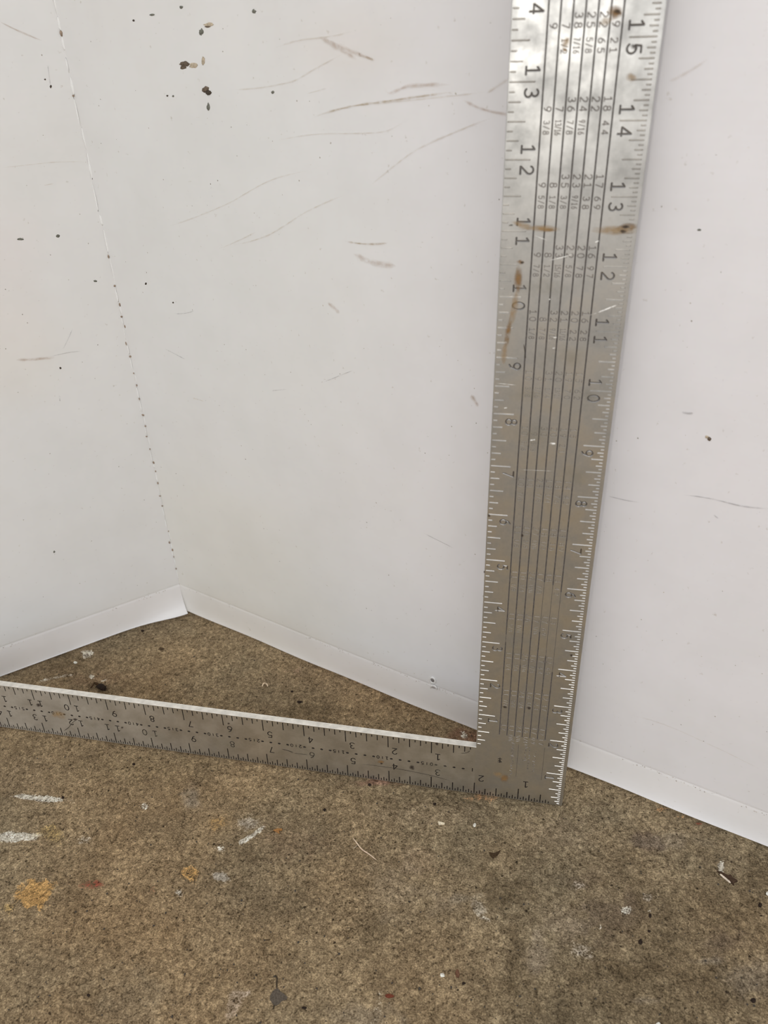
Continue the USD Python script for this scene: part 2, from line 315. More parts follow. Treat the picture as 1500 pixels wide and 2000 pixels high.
mesh_r = sheet(DR, NR, 1.30, CREASE, 1.22, lambda S, Z: wave_r(S, Z) + DENT(Z))
mesh_l = sheet(DL, NL, 1.00, CREASE, 1.22, lambda S, Z: wave_l(S, Z) + DENT(Z))
wall_right = xform('wall_right')
tag(wall_right, 'white plastic wall sheet standing behind the steel square, scuffed and mud specked', 'wall', kind='structure')
wall_left = xform('wall_left')
tag(wall_left, 'white plastic wall sheet on the left of the fold, faintly yellowed', 'wall', kind='structure')
ltints = [(wl(10, 690), (0.03, 0.03, 0.028), (0.82, 0.765, 0.69), 0.3), (wl(0, 560), (0.02, 0.02, 0.03), (0.82, 0.76, 0.735), 0.28), (wl(10, 480), (0.02, 0.02, 0.02), (0.82, 0.76, 0.74), 0.25)]


def wall_obj(name, mesh, parent, tints, tone_=(0.815, 0.808, 0.792)):
    v, f, nn = meshkit.arrays(mesh, 40)
    return obj(name, (v, f), wall_look, parent, smooth=False, colors=sheet_colors(v, tints, tone_), normals=nn)


wall_obj('sheet', mesh_r, wall_right, [(wr(1420, 700), (0.17, 0.17, 0.30), (0.835, 0.815, 0.845), 0.75), (wr(430, 1120), (0.10, 0.10, 0.08), (0.825, 0.80, 0.715), 0.55), (wr(480, 500), (0.10, 0.10, 0.10), (0.80, 0.81, 0.79), 0.5), (wr(680, 90), (0.025, 0.025, 0.012), (0.78, 0.73, 0.68), 0.35)])  # cool light at right and floor bounce by the fold painted in
wall_obj('sheet', mesh_l, wall_left, ltints)
strip_r = wall_obj('bottom_strip', sheet(DR, NR, 1.30, 0.0013, CREASE, lambda S, Z: wave_r(S, Z) + RFLARE(S, Z) + 0.0004 * np.sin(S * 70) * np.exp(-Z / 0.004), ns=34, step=0.004), wall_right, [(wr(420, 1200), (0.1, 0.1, 0.1), (0.87, 0.85, 0.78), 0.5)], (0.875, 0.86, 0.855))  # warm bounce near the fold painted into this colour too
strip_l = wall_obj('bottom_strip', sheet(DL, NL, 1.00, 0.0013, CREASE, lambda S, Z: wave_l(S, Z) + LFLARE(S, Z), ns=34, step=0.003), wall_left, [], (0.875, 0.86, 0.855))
for s in (strip_r, strip_l):
    tag(s, 'smooth strip below the crease, flaring out at the floor')


# marks on the sheets: flat smears, scratches, mud spots, punctures
def ribbon(points, width, normal, lift, taper=True, seed=0):
    """A flat scratch along points: (vertices, faces, fade)."""
    p = np.asarray(points, float)
    t = np.r_[0, np.cumsum(np.linalg.norm(np.diff(p, axis=0), axis=1))]
    m = max(8, int(t[-1] / 0.0015))
    s = np.linspace(0, t[-1], m)
    from scipy.interpolate import PchipInterpolator
    p = np.stack([PchipInterpolator(t, p[:, k])(s) for k in range(3)], 1)
    side = np.cross(np.gradient(p, axis=0), normal)
    side /= np.linalg.norm(side, axis=1, keepdims=True)
    u = s / t[-1]
    w = width * (0.55 + 0.9 * meshkit.fbm(np.c_[s * 300, 0 * s, 0 * s + seed], 2, seed)) * (np.minimum(1, 8 * np.minimum(u, 1 - u)) * 0.8 + 0.2 if taper else 1)
    V = np.concatenate([p + side * (k * w / 2)[:, None] + normal * lift for k in (-1, 0, 1)])
    i = np.arange(m - 1)
    f = np.concatenate([np.stack([i + k * m, i + 1 + k * m, i + 1 + (k + 1) * m, i + (k + 1) * m], -1) for k in (0, 1)])
    mid = np.minimum(1, 6 * np.minimum(u, 1 - u))
    return V, f, np.concatenate([0 * mid, mid, 0 * mid])


def blot(center, ax, ay, normal, lift, seed):
    """A flat smear: an irregular disc that fades out to its rim."""
    rings, k = 6, 28
    ang = np.arange(k) * 2 * np.pi / k
    wob = 0.65 + 0.7 * meshkit.fbm(np.c_[np.cos(ang) * 1.6 + seed, np.sin(ang) * 1.6, 0 * ang], 3, seed)
    V, fade = [center + normal * lift], [1.0]
    for r in range(1, rings + 1):
        rr = r / rings
        V += list(center + normal * lift + rr * (np.cos(ang) * wob)[:, None] * ax + rr * (np.sin(ang) * wob)[:, None] * ay)
        fade += [1 - rr ** 1.5] * k
    f = [(0, 1 + j, 1 + (j + 1) % k) for j in range(k)]
    for r in range(rings - 1):
        for j in range(k):
            a, b = 1 + r * k + j, 1 + r * k + (j + 1) % k
            f += [(a, a + k, b + k), (a, b + k, b)]
    return np.array(V), np.array(f), np.array(fade)


def face(fn, wave, d, nrm, u, v):
    """The point of the sheet's waved face seen at (u, v)."""
    p = fn(u, v)
    for _ in range(3):
        s, z = (p - C) @ d, p[2]
        bb = float(wave(np.array(s), np.array(z)))
        if z < CREASE:
            bb += 0.0003
        p = on_plane(u, v, C + nrm * bb, nrm)
    return p


fr = lambda u, v: face(fr0, wave_r, DR, NR, u, v)
fr0 = wr
fl_ = lambda u, v: face(wl, wave_l, DL, NL, u, v)
brown_scuff = smear('brown_scuff', (0.42, 0.31, 0.17), 0.75, 300)
faint_scuff = smear('faint_scuff', (0.52, 0.42, 0.30), 0.42, 300)
grey_scuff = smear('grey_scuff', (0.30, 0.29, 0.30), 0.6, 300)
pink_smear = smear('pink_smear', (0.52, 0.40, 0.31), 0.6, 300)
K = 0.00028                                           # about one picture pixel on the sheets
for i, (pts, w, m) in enumerate([
        ([(452, 478), (520, 461), (560, 438), (600, 413), (680, 379)], 3.0, faint_scuff), ([(720, 366), (758, 334), (812, 294), (880, 262), (966, 228)], 3.4, faint_scuff), ([(612, 229), (690, 207), (760, 197), (888, 179)], 4.2, brown_scuff),
        ([(700, 206), (800, 196), (950, 180)], 3.0, faint_scuff), ([(950, 183), (870, 165), (1000, 150)][::2], 5.5, faint_scuff), ([(450, 175), (565, 161), (620, 132), (672, 104)], 3.2, faint_scuff), ([(535, 95), (590, 78), (640, 72), (690, 61)], 3.0, faint_scuff),
        ([(625, 72), (655, 90), (700, 117)], 9.0, pink_smear), ([(640, 78), (700, 105), (735, 117)], 7.0, pink_smear), ([(700, 108), (718, 113), (732, 118)], 4.0, brown_scuff), ([(330, 442), (440, 400), (540, 348), (606, 333)], 2.6, faint_scuff), ([(425, 487), (470, 468), (502, 452)], 2.6, faint_scuff),
        ([(540, 275), (620, 262), (745, 258), (795, 235)], 2.4, faint_scuff), ([(675, 471), (700, 475), (760, 474)], 4.5, brown_scuff), ([(828, 1041), (858, 1056), (888, 1071)], 2.4, grey_scuff), ([(630, 747), (660, 735), (692, 722)], 2.2, grey_scuff), ([(376, 777), (388, 780), (399, 784)], 3.0, brown_scuff),
        ([(340, 612), (370, 610), (380, 606)], 2.2, grey_scuff), ([(322, 681), (340, 690), (363, 702)], 2.4, grey_scuff), ([(1186, 968), (1220, 976), (1250, 981)], 2.4, grey_scuff), ([(1335, 966), (1400, 976), (1440, 986), (1504, 993)], 3.0, grey_scuff), ([(1331, 804), (1344, 807), (1355, 806)], 4.0, grey_scuff),
        ([(1394, 1004), (1399, 1009), (1404, 1012)], 3.0, grey_scuff), ([(1305, 160), (1345, 140), (1384, 114)], 4.0, faint_scuff), ([(1225, 1395), (1290, 1412), (1400, 1460), (1500, 1510)], 1.6, faint_scuff), ([(600, 183), (640, 172), (660, 105)][:2], 2.4, faint_scuff), ([(530, 763), (560, 760)], 2.2, grey_scuff),
        ([(750, 170), (760, 182), (800, 168), (880, 165)], 7, pink_smear), ([(905, 195), (950, 215), (1000, 224)], 6, pink_smear), ([(690, 495), (740, 515), (775, 518)], 12, pink_smear), ([(640, 590), (665, 612)], 12, pink_smear), ([(920, 770), (935, 795)], 9, pink_smear)]):
    v, f, fd = ribbon([fr(*p) for p in pts], w * K, NR, 0.0003, seed=i)
    obj('scuff_mark', (v, f), m, wall_right, smooth=False, fade=fd)
for i, (pts, w, m) in enumerate([([(93, 125), (96, 150), (99, 170)], 2.4, grey_scuff), ([(-5, 40), (40, 62), (82, 79)], 4.0, pink_smear), ([(100, 696), (130, 689), (158, 686)], 2.6, grey_scuff), ([(122, 683), (136, 655), (142, 640)], 1.8, grey_scuff), ([(116, 772), (117, 784)], 3.0, grey_scuff),
                                 ([(30, 703), (70, 701), (110, 697)], 8, pink_smear), ([(85, 362), (105, 358)], 2.2, faint_scuff), ([(0, 328), (90, 318), (170, 316)], 1.8, faint_scuff), ([(195, 195), (198, 222)], 2.2, faint_scuff)][:-1]):
    v, f, fd = ribbon([fl_(*p) for p in pts], w * K, NL, 0.0003, seed=50 + i)
    obj('scuff_mark', (v, f), m, wall_left, smooth=False, fade=fd)

mud_look = plain('dried_mud', (0.13, 0.095, 0.065), 0.8, scale=1500.0, grain=0.5)
dark_mud = plain('dark_mud', (0.06, 0.045, 0.03), 0.8, scale=1500.0, grain=0.4)
grey_mud = plain('grey_mud', (0.16, 0.16, 0.13), 0.8, scale=1500.0, grain=0.4)
tan_mud = plain('tan_mud', (0.50, 0.42, 0.31), 0.8, scale=1500.0, grain=0.3)


def lump(center, ax, ay, normal, height, seed, sub=2):
    m = trimesh.creation.icosphere(sub, 1.0)
    v = np.array(m.vertices)
    r = 0.45 + 1.1 * meshkit.fbm(v * 1.9 + seed, 3, seed)
    v = v * r[:, None]
    return np.asarray(center) + v[:, :1] * ax + v[:, 1:2] * ay + v[:, 2:] * normal * height, np.array(m.faces)


for i, (u, v, ru, rv, m, h) in enumerate([
        (361, 125, 9, 5, mud_look, .0004), (358, 132, 6, 3, mud_look, .0003), (378, 128, 8, 5, tan_mud, .0002), (401, 175, 7, 6, mud_look, .0005), (407, 181, 5, 5, dark_mud, .0005), (407, 209, 3, 7, grey_mud, .0003), (393, 63, 4, 6, grey_mud, .0003),
        (408, 48, 9, 4, tan_mud, .0002), (405, 52, 6, 2, mud_look, .0002), (397, 119, 3, 8, tan_mud, .0002), (261, 40, 2.2, 2.2, dark_mud, .0003), (496, 22, 4, 4, grey_mud, .0002), (354, 14, 4, 3, grey_mud, .0002), (1385, 857, 4, 4, mud_look, .0006), (1381, 853, 3, 3, tan_mud, .0005),
        (533, 180, 3, 3, grey_mud, .0002), (327, 187, 2, 2, dark_mud, .0002), (338, 188, 2, 2, grey_mud, .0002), (285, 554, 2, 2, dark_mud, .0002), (338, 591, 1.6, 1.6, dark_mud, .0002), (1366, 449, 4, 2, grey_mud, .0002), (297, 29, 5, 2, grey_mud, .0002)]):
    c = fr(u, v)
    ax = fr(u + ru, v) - c
    ay = fr(u, v + rv) - c
    obj('mud_spot', lump(c, ax, ay, NR, h, 100 + i, 2 if max(ru, rv) > 4 else 1), m, wall_right, smooth=True)
for i, (u, v, ru, rv, m, h) in enumerate([(99, 169, 2, 3, dark_mud, .0003), (88, 155, 1.8, 1.8, dark_mud, .0002), (186, 549, 4, 2, grey_mud, .0002), (224, 692, 6, 4, faint_scuff, .0002), (118, 719, 2, 2, dark_mud, .0002), (106, 1078, 2, 2, grey_mud, .0002), (113, 461, 4, 3, grey_mud, .0002), (40, 467, 6, 2, grey_mud, .0002)]):
    if m is faint_scuff:
        continue
    c = fl_(u, v)
    obj('mud_spot', lump(c, fl_(u + ru, v) - c, fl_(u, v + rv) - c, NL, h, 140 + i, 1), m, wall_left, smooth=True)


def flecks(points, sizes, normal, seed):
    parts = []
    for k, (p, r) in enumerate(zip(points, sizes)):
        b = np.cross(normal, [0, 0, 1.0])
        v, f = lump(p, b * r, np.array([0, 0, r]), normal, r * 0.12, seed + k % 17, 0)
        parts.append(trimesh.Trimesh(v, f, process=False))
    return trimesh.util.concatenate(parts)


fleck_look = plain('dirt_flecks', (0.46, 0.43, 0.38), 0.8, grain=0.4, scale=300.0)
S_ = rng.uniform(0.005, 0.42, 260); Z_ = rng.uniform(0.03, 0.46, 260)
pts = C + S_[:, None] * DR + Z_[:, None] * np.array([0, 0, 1]) + wave_r(S_, Z_)[:, None] * NR
tag(obj('dirt_flecks', flecks(pts, rng.uniform(0.00012, 0.00042, 260), NR, 3), fleck_look, wall_right, smooth=True), 'scattered pinhead dirt flecks', kind='stuff')
S_ = rng.uniform(0.005, 0.20, 130); Z_ = rng.uniform(0.03, 0.46, 130)
pts = C + S_[:, None] * DL + Z_[:, None] * np.array([0, 0, 1]) + wave_l(S_, Z_)[:, None] * NL
tag(obj('dirt_flecks', flecks(pts, rng.uniform(0.00012, 0.00042, 130), NL, 4), fleck_look, wall_left, smooth=True), 'scattered pinhead dirt flecks', kind='stuff')
# crease dirt: faint broken speckle along the crease of both strips
for d, nrm, wv, parent, L in ((DR, NR, wave_r, wall_right, 0.44), (DL, NL, wave_l, wall_left, 0.2)):
    s = np.sort(rng.uniform(0.01, L, int(L * 600)))
    s = s[meshkit.fbm(np.c_[s * 40, 0 * s, 0 * s], 2, 9) > 0.48]
    z = CREASE - rng.uniform(0.0, 0.0022, len(s))
    pts = C + s[:, None] * d + z[:, None] * np.array([0, 0, 1]) + (wv(s, z) + 0.0001)[:, None] * nrm
    tag(obj('crease_dirt', flecks(pts, rng.uniform(0.00015, 0.0005, len(s)), nrm, 5), plain('crease_dirt_' + ('right' if parent is wall_right else 'left'), (0.62, 0.57, 0.52), 0.8), parent, smooth=True), 'broken line of grey dirt along the crease', kind='stuff')
# the fold: white stress dashes with dirt caught between them
white_dash = plain('stressed_plastic', (0.86, 0.86, 0.84), 0.7, grain=0.04)
dash, dirt = [], []
bis = NR + NL; bis /= np.linalg.norm(bis)
sd = np.cross(bis, [0, 0, 1.0])
z = 0.03
while z < 0.52:
    l = rng.uniform(0.004, 0.012) * (1.3 if z > 0.25 else 0.8)
    w = rng.uniform(0.0002, 0.0006) * (1.3 if z > 0.25 else 0.8)
    c = C + np.array([0, 0, z + l / 2]) + bis * 0.0003 + sd * rng.normal(0, 0.0003)
    v, f = lump(c, sd * w * 1.15, np.array([0, 0, l / 2]), bis, 0.00015, int(z * 9999) % 997, 1)
    dash.append(trimesh.Trimesh(v, f, process=False))
    if rng.random() < (0.9 if z < 0.27 else 0.3):
        c = C + np.array([0, 0, z + l + 0.001]) + bis * 0.0006 + sd * rng.normal(0, 0.0004)
        v, f = lump(c, sd * rng.uniform(.0003, .0008), np.array([0, 0, rng.uniform(.0004, .0012)]), bis, 0.0003, int(z * 7777) % 997, 1)
        dirt.append(trimesh.Trimesh(v, f, process=False))
    z += l + rng.uniform(0.001, 0.004)
tag(obj('fold_crease', trimesh.util.concatenate(dash), white_dash, wall_right, smooth=True), 'white stress dashes down the fold', kind='stuff')
tag(obj('fold_dirt', trimesh.util.concatenate(dirt), plain('fold_dirt_look', (0.33, 0.25, 0.18), 0.8), wall_right, smooth=True), 'brown dirt caught in the fold', kind='stuff')

# two punctures by the blade: raised lips round dark holes
lip_look = plain('puncture_lip', (0.80, 0.79, 0.77), 0.35, grain=0.03)
hole_look = plain('puncture_hole', (0.22, 0.20, 0.19), 0.7)
for i, (u, v, ru, rv, start, span) in enumerate([(845.5, 1328, 5.0, 5.0, 0, 360), (847.5, 1344, 6.0, 5.5, 150, 230)]):
    c = fr(u, v) + NR * 0.0004
    ax, ay = fr(u + ru, v + ru * 0.3) - fr(u, v), fr(u, v + rv) - fr(u, v)
    ax, ay = ax - NR * (ax @ NR), ay - NR * (ay @ NR)
    A, B = 48, 10
    V = []
    for a in range(A + (span < 360)):
        t = math.radians(start + span * a / A)
        rad = math.cos(t) * ax + math.sin(t) * ay
        e = min(1, 4 * min(a, A - a) / A) if span < 360 else 1
        for b in range(B):
            ph = 2 * math.pi * b / B
            V.append(c + rad * (1 + 0.32 * e * math.cos(ph)) + NR * (0.0005 * e * math.sin(ph)))
    nA = A + (span < 360)
    f = [(a * B + b, ((a + 1) % nA) * B + b, ((a + 1) % nA) * B + (b + 1) % B, a * B + (b + 1) % B) for a in range(A if span < 360 else nA) for b in range(B)]
    lip = obj('puncture', (np.array(V), np.array(f)), lip_look, wall_right, smooth=True)
    obj('hole', lump(c + (0 if i == 0 else -0.3) * ay - NR * 0.0001, ax * (0.75 if i == 0 else 0.9), ay * (0.75 if i == 0 else 0.3), NR, 0.0002, 7 + i, 2), hole_look if i == 0 else plain('puncture_slit', (0.45, 0.42, 0.41), 0.7), lip, smooth=True)

# ------------------------------------------------------------------ the framing square, engraved
IN = 25.4                                              # modelled in millimetres, then scaled
TH, BW, BL, TW, TL = 4.0, 2.0, 24.0, 1.5, 16.0


def rect(x0, y0, x1, y1, ch=0.2, open_left=False):
    pts = []
    for zz, o in ((0, ch), (-ch, 0), (-TH + ch, 0), (-TH, ch)):
        pts += [(x0 + o, y0 + o, zz), (x1 - o, y0 + o, zz), (x1 - o, y1 - o, zz), (x0 + o, y1 - o, zz)]
    return m3.Manifold.hull_points(np.array(pts, float))


body = rect(-BW * IN, 0, 0, BL * IN) + rect(-TL * IN, 0, -0.4 * IN, TW * IN)


def vee(x0, y0, x1, y1, w, d, cap=True):
    """A V-shaped cut along a line on the front face (mm)."""
    t = np.array([x1 - x0, y1 - y0]); L = np.linalg.norm(t); t = t / max(L, 1e-9); s = np.array([-t[1], t[0]])
    a, b = np.array([x0, y0]), np.array([x1, y1])
    e = 0.02
    k = 1 + e / d
    a2, b2 = (a - t * w * 0.45, b + t * w * 0.45) if cap else (a, b)
    pts = [np.r_[a - s * w / 2 * k, e], np.r_[a + s * w / 2 * k, e], np.r_[b - s * w / 2 * k, e], np.r_[b + s * w / 2 * k, e], np.r_[a, -d], np.r_[b, -d]]
    if cap:
        pts += [np.r_[a2, e], np.r_[b2, e]]
    return m3.Manifold.hull_points(np.array(pts))


def arc(cx, cy, rx, ry, a0, a1, n):
    return [(cx + rx * math.cos(math.radians(a0 + (a1 - a0) * k / n)), cy + ry * math.sin(math.radians(a0 + (a1 - a0) * k / n))) for k in range(n + 1)]


GLYPH = {                                              # strokes in a box 0.62 wide and 1 tall
    '0': [arc(.31, .5, .29, .48, 90, 450, 14)], '1': [[(.10, .80), (.33, .98), (.33, .02)], [(.06, .02), (.60, .02)]],
    '2': [arc(.31, .70, .27, .28, 165, -35, 8) + [(.04, .02), (.60, .02)]], '3': [arc(.29, .74, .24, .24, 150, -90, 8) + arc(.29, .26, .29, .25, 90, -150, 8)],
    '4': [[(.47, .02), (.47, .98), (.03, .30), (.61, .30)]], '5': [[(.54, .97), (.12, .97), (.08, .55)] + arc(.28, .33, .30, .31, 110, -150, 9)],
    '6': [[(.50, .96), (.24, .80)] + arc(.31, .30, .28, .29, 165, 525, 12)], '7': [[(.04, .97), (.58, .97), (.24, .02)]],
    '8': [arc(.31, .74, .23, .23, -90, 270, 10), arc(.31, .27, .28, .26, 90, 450, 10)], '9': [arc(.31, .69, .27, .28, -15, 345, 12)[:] + [(.38, .16), (.16, .03)]],
    '/': [[(.08, -.05), (.54, 1.05)]], '|': [[(.31, .1), (.31, .9)]], '.': [[(.27, .05), (.35, .05)]]}


def glyph(ch, cx, cy, h, ux, uy, w, d, squeeze=1.0):
    """Cuts for one character centred at (cx, cy) inches; ux, uy: its right and up directions."""
    out = []
    for st in GLYPH[ch]:
        q = [((px - .31) * squeeze, py - .5) for px, py in st]
        q = [(cx + h * (a * ux[0] + b * uy[0]), cy + h * (a * ux[1] + b * uy[1])) for a, b in q]
        for (xa, ya), (xb, yb) in zip(q[:-1], q[1:]):
            out.append(vee(xa * IN, ya * IN, xb * IN, yb * IN, w, d))
    return out


cuts = {}


def cut(key, items):
    cuts.setdefault(key, []).extend(items)


DOWNR, RIGHTU = (0, -1), (1, 0)                        # blade text runs downwards, tops to the right
LEFTR, DOWNU = (-1, 0), (0, -1)                        # tongue text runs leftwards, upside down
for k in range(1, int(BL * 16)):                       # outer edge of the blade: sixteenths
    y = k / 16
    L = .39 if k % 16 == 0 else .30 if k % 8 == 0 else .235 if k % 4 == 0 else .145 if k % 2 == 0 else .095
    if y < 24:
        cut('blade_ticks', [vee(-.07 * IN, y * IN, -(L + .03) * IN, y * IN, .62, .36)])
for k in range(1, int((BL - TW) * 8)):                 # inner edge of the blade: eighths
    y = TW + k / 8
    L = .37 if k % 8 == 0 else .265 if k % 4 == 0 else .185 if k % 2 == 0 else .095
    cut('blade_ticks', [vee(-(2 - .025) * IN, y * IN, -(2 - L) * IN, y * IN, .62, .36)])
for v in range(1, 24):                                 # inch numerals on the blade
    for inner in (0, 1):
        y0 = v + (TW if inner else 0)
        if y0 > 23.6:
            continue
        s = str(v)
        cx = -1.665 if inner else -.345
        items = []
        if len(s) == 1:
            items += glyph(s, cx, y0 - .145, .195, DOWNR, RIGHTU, .78, .30)
        else:
            items += glyph(s[0], cx, y0 + .14, .195, DOWNR, RIGHTU, .78, .30) + glyph(s[1], cx, y0 - .14, .195, DOWNR, RIGHTU, .78, .30)
        cut(f'blade_numeral_{"inner" if inner else "outer"}_{v}', items)
COLS = [-(2 - (.49 + .163 * k)) for k in range(7)]
for k, x in enumerate(COLS):                             # ruled lines of the rafter table, rubbed away in places
    worn = {0: [(4.55, 4.75)], 2: [(4.0, 4.15)], 4: [(4.9, 6.1)], 5: [(4.3, 6.05)], 6: [(3.9, 5.9)]}.get(k, [])
    y = 1.98
    for a, b in worn + [(23.6, 24)]:
        cut('table_lines', [vee(x * IN, y * IN, x * IN, a * IN, .62, .30)])
        if b < 23:
            cut('table_lines', [vee(x * IN, a * IN, x * IN, b * IN, .26, .10)])
        y = b


def frac(x, den, up=False):
    n = math.ceil(x * den - 1e-6) if up else round(x * den)
    w, n = divmod(n, den)
    while n and n % 2 == 0:
        n, den = n // 2, den // 2
    return str(w), (f'{n}/{den}' if n else '')


for r in range(2, 23):
    WR = .62 if 4 <= r <= 10 else .8 if r < 4 else 1.0               # the figures are worn in the handled half
    com, hip = math.sqrt(144 + r * r), math.sqrt(288 + r * r)
    ent = [frac(12 * 12 * math.sqrt(2) / hip, 8, True), frac(144 / com, 16), frac(2 * com, 16), frac(16 * com / 12, 16), tuple(f'{hip:.2f}'.split('.')), tuple(f'{com:.2f}'.split('.'))]
    for c, (wh, fr_) in enumerate(ent):
        cx = (COLS[c] + COLS[c + 1]) / 2
        items = []
        for k, ch in enumerate(wh[::-1]):
            items += glyph(ch, cx, r + .155 + .115 * k, .105, DOWNR, RIGHTU, WR * .42, WR * .14)
        if '/' in fr_:
            p = .20 / len(fr_)
            for k, ch in enumerate(fr_):
                items += glyph(ch, cx, r + .02 - p * (k + .5) , .085, DOWNR, RIGHTU, WR * .34, WR * .12, .62 if len(fr_) > 3 else .9)
        elif c > 3 and fr_ != '00':
            for k, ch in enumerate(fr_):
                items += glyph(ch, cx, r - .03 - .115 * k, .095, DOWNR, RIGHTU, WR * .40, WR * .14)
        cut('table_figures', items)
# headings stamped at the heel: too worn to read, short strokes in three lines, and a small stamp
rh = random.Random(3)
for x, ya, yb, h in ((-1.20, 1.86, .72, .07), (-.92, 1.78, 1.30, .09), (-.83, 1.70, 1.02, .05), (-.72, 1.62, .95, .07)):
    y = ya
    while y > yb:
        for _ in range(2):
            a, b = rh.uniform(-.5, .5) * h, rh.uniform(-.5, .5) * h
            cut('heel_heading', [vee((x + a) * IN, y * IN, (x + b) * IN, (y - rh.uniform(.01, .05)) * IN, .34, .16)])
        y -= .078
for x in (-1.08, -.52):
    cut('heel_heading', [vee(x * IN, 1.75 * IN, x * IN, .75 * IN, .3, .14)])
for a in ((-1.50, 1.24, -1.42, 1.24), (-1.50, 1.14, -1.42, 1.14), (-1.46, 1.27, -1.46, 1.12), (-1.50, 1.19, -1.43, 1.17)):
    cut('heel_stamp', [vee(*[t * IN for t in a], .5, .2)])
for k in range(5, int(TL * 16)):                       # outer edge of the tongue: sixteenths
    x = k / 16
    L = .36 if k % 16 == 0 else .27 if k % 8 == 0 else .205 if k % 4 == 0 else .13 if k % 2 == 0 else .085
    cut('tongue_ticks', [vee(-x * IN, .03 * IN, -x * IN, L * IN, .55 if k % 4 else .62, .32)])
for k in range(1, int((TL - BW) * 8)):                 # inner edge of the tongue: eighths
    x = BW + k / 8
    L = .36 if k % 8 == 0 else .26 if k % 4 == 0 else .18 if k % 2 == 0 else .09
    cut('tongue_ticks', [vee(-x * IN, (TW - .03) * IN, -x * IN, (TW - L) * IN, .55, .32)])
for v in range(1, 16):                                 # inch numerals on the tongue
    for inner in (0, 1):
        x0 = v + (BW if inner else 0)
        if x0 > 15.7:
            continue
        s, cy = str(v), (1.03 if inner else .53)
        if len(s) == 1:
            items = glyph(s, -x0 + .15, cy, .19, LEFTR, DOWNU, .60, .30)
        else:
            items = glyph(s[0], -x0 + .14, cy, .19, LEFTR, DOWNU, .60, .30) + glyph(s[1], -x0 - .14, cy, .19, LEFTR, DOWNU, .60, .30)
        cut(f'tongue_numeral_{"inner" if inner else "outer"}_{v}', items)
for k in range(0, 66):                                 # the octagon scale down the middle of the tongue: dots, every fifth one numbered
    x = 2.06 + k * 5 / 24
    if x > 15.8:
        break
    if k and k % 5 == 0:
        s = f'{k:02d}'
        items = glyph(s[0], -x + .105, .775, .095, LEFTR, DOWNU, .46, .26) + glyph('|', -x, .775, .095, LEFTR, DOWNU, .42, .26) + glyph(s[1], -x - .105, .775, .095, LEFTR, DOWNU, .46, .26)
        cut('octagon_figures', items)
    elif k == 0:
        cut('octagon_figures', glyph('|', -x, .775, .12, LEFTR, DOWNU, .5, .3))
    else:
        m = m3.Manifold.sphere(.75, 12).scale((1.2, .85, .6)).translate((-x * IN, .775 * IN, 0))
        cut('octagon_dots', [m])
cutters, ids = [], {}
for key, items in cuts.items():
    m = m3.Manifold.batch_boolean(items, m3.OpType.Add).as_original()
    ids[m.original_id()] = key
    cutters.append(m)
engraved = body - m3.Manifold.batch_boolean(cutters, m3.OpType.Add)
halves = engraved.split_by_plane((1, 0, 0), -BW * IN)

sq = np.eye(4)
ca, sa = math.cos(LEAN), math.sin(LEAN)
sq[1, :3], sq[2, :3] = (0, sa, ca), (0, -ca, sa)
square = xform('framing_square', sq)
tag(square, 'worn steel framing square standing on the concrete, its long blade leaning on the white sheet', 'framing square')
PART = {'blade_ticks': ('graduation_ticks', tick_look), 'table_lines': ('table_lines', line_look), 'table_figures': ('table_figures', figure_look), 'heel_heading': ('heading_lettering', figure_look), 'heel_stamp': ('maker_stamp', grime_look),
        'tongue_ticks': ('graduation_ticks', grime_look), 'octagon_figures': ('octagon_figures', grime_look), 'octagon_dots': ('octagon_dots', grime_look)}
for name, half, extra in (('blade', halves[0], 'long vertical blade ruled with a table of figures'), ('tongue', halves[1], 'short arm lying along the floor')):
    me = half.to_mesh()
    v, t = np.array(me.vert_properties[:, :3]) / 1000, np.array(me.tri_verts)
    run, rid = np.array(me.run_index), np.array(me.run_original_id)
    keys = np.empty(len(t), object)
    for i, o in enumerate(rid):
        keys[run[i] // 3:run[i + 1] // 3] = ids.get(int(o), 'body')

    def sub(key):
        f = t[keys == key]
        u, inv = np.unique(f, return_inverse=True)
        return v[u], inv.reshape(-1, 3)

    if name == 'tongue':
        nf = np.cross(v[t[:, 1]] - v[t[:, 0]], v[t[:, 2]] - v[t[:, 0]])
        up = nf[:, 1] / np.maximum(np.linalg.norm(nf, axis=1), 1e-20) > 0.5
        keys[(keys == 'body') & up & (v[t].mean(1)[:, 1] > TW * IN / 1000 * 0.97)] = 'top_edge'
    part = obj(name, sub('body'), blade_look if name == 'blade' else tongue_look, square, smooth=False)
    tag(part, extra)
    for key in sorted(set(keys) - {'body'}):
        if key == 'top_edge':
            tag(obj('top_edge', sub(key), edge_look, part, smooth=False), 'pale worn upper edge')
        elif 'numeral' in key:
            obj('inch_numeral', sub(key), numeral_look if 'blade' in key else grime_look, part, smooth=False)
        else:
            nm, mt = PART[key]
            tag(obj(nm, sub(key), mt, part, smooth=False), kind='stuff')
    if name == 'blade':
        blade = part
    else:
        tongue = part

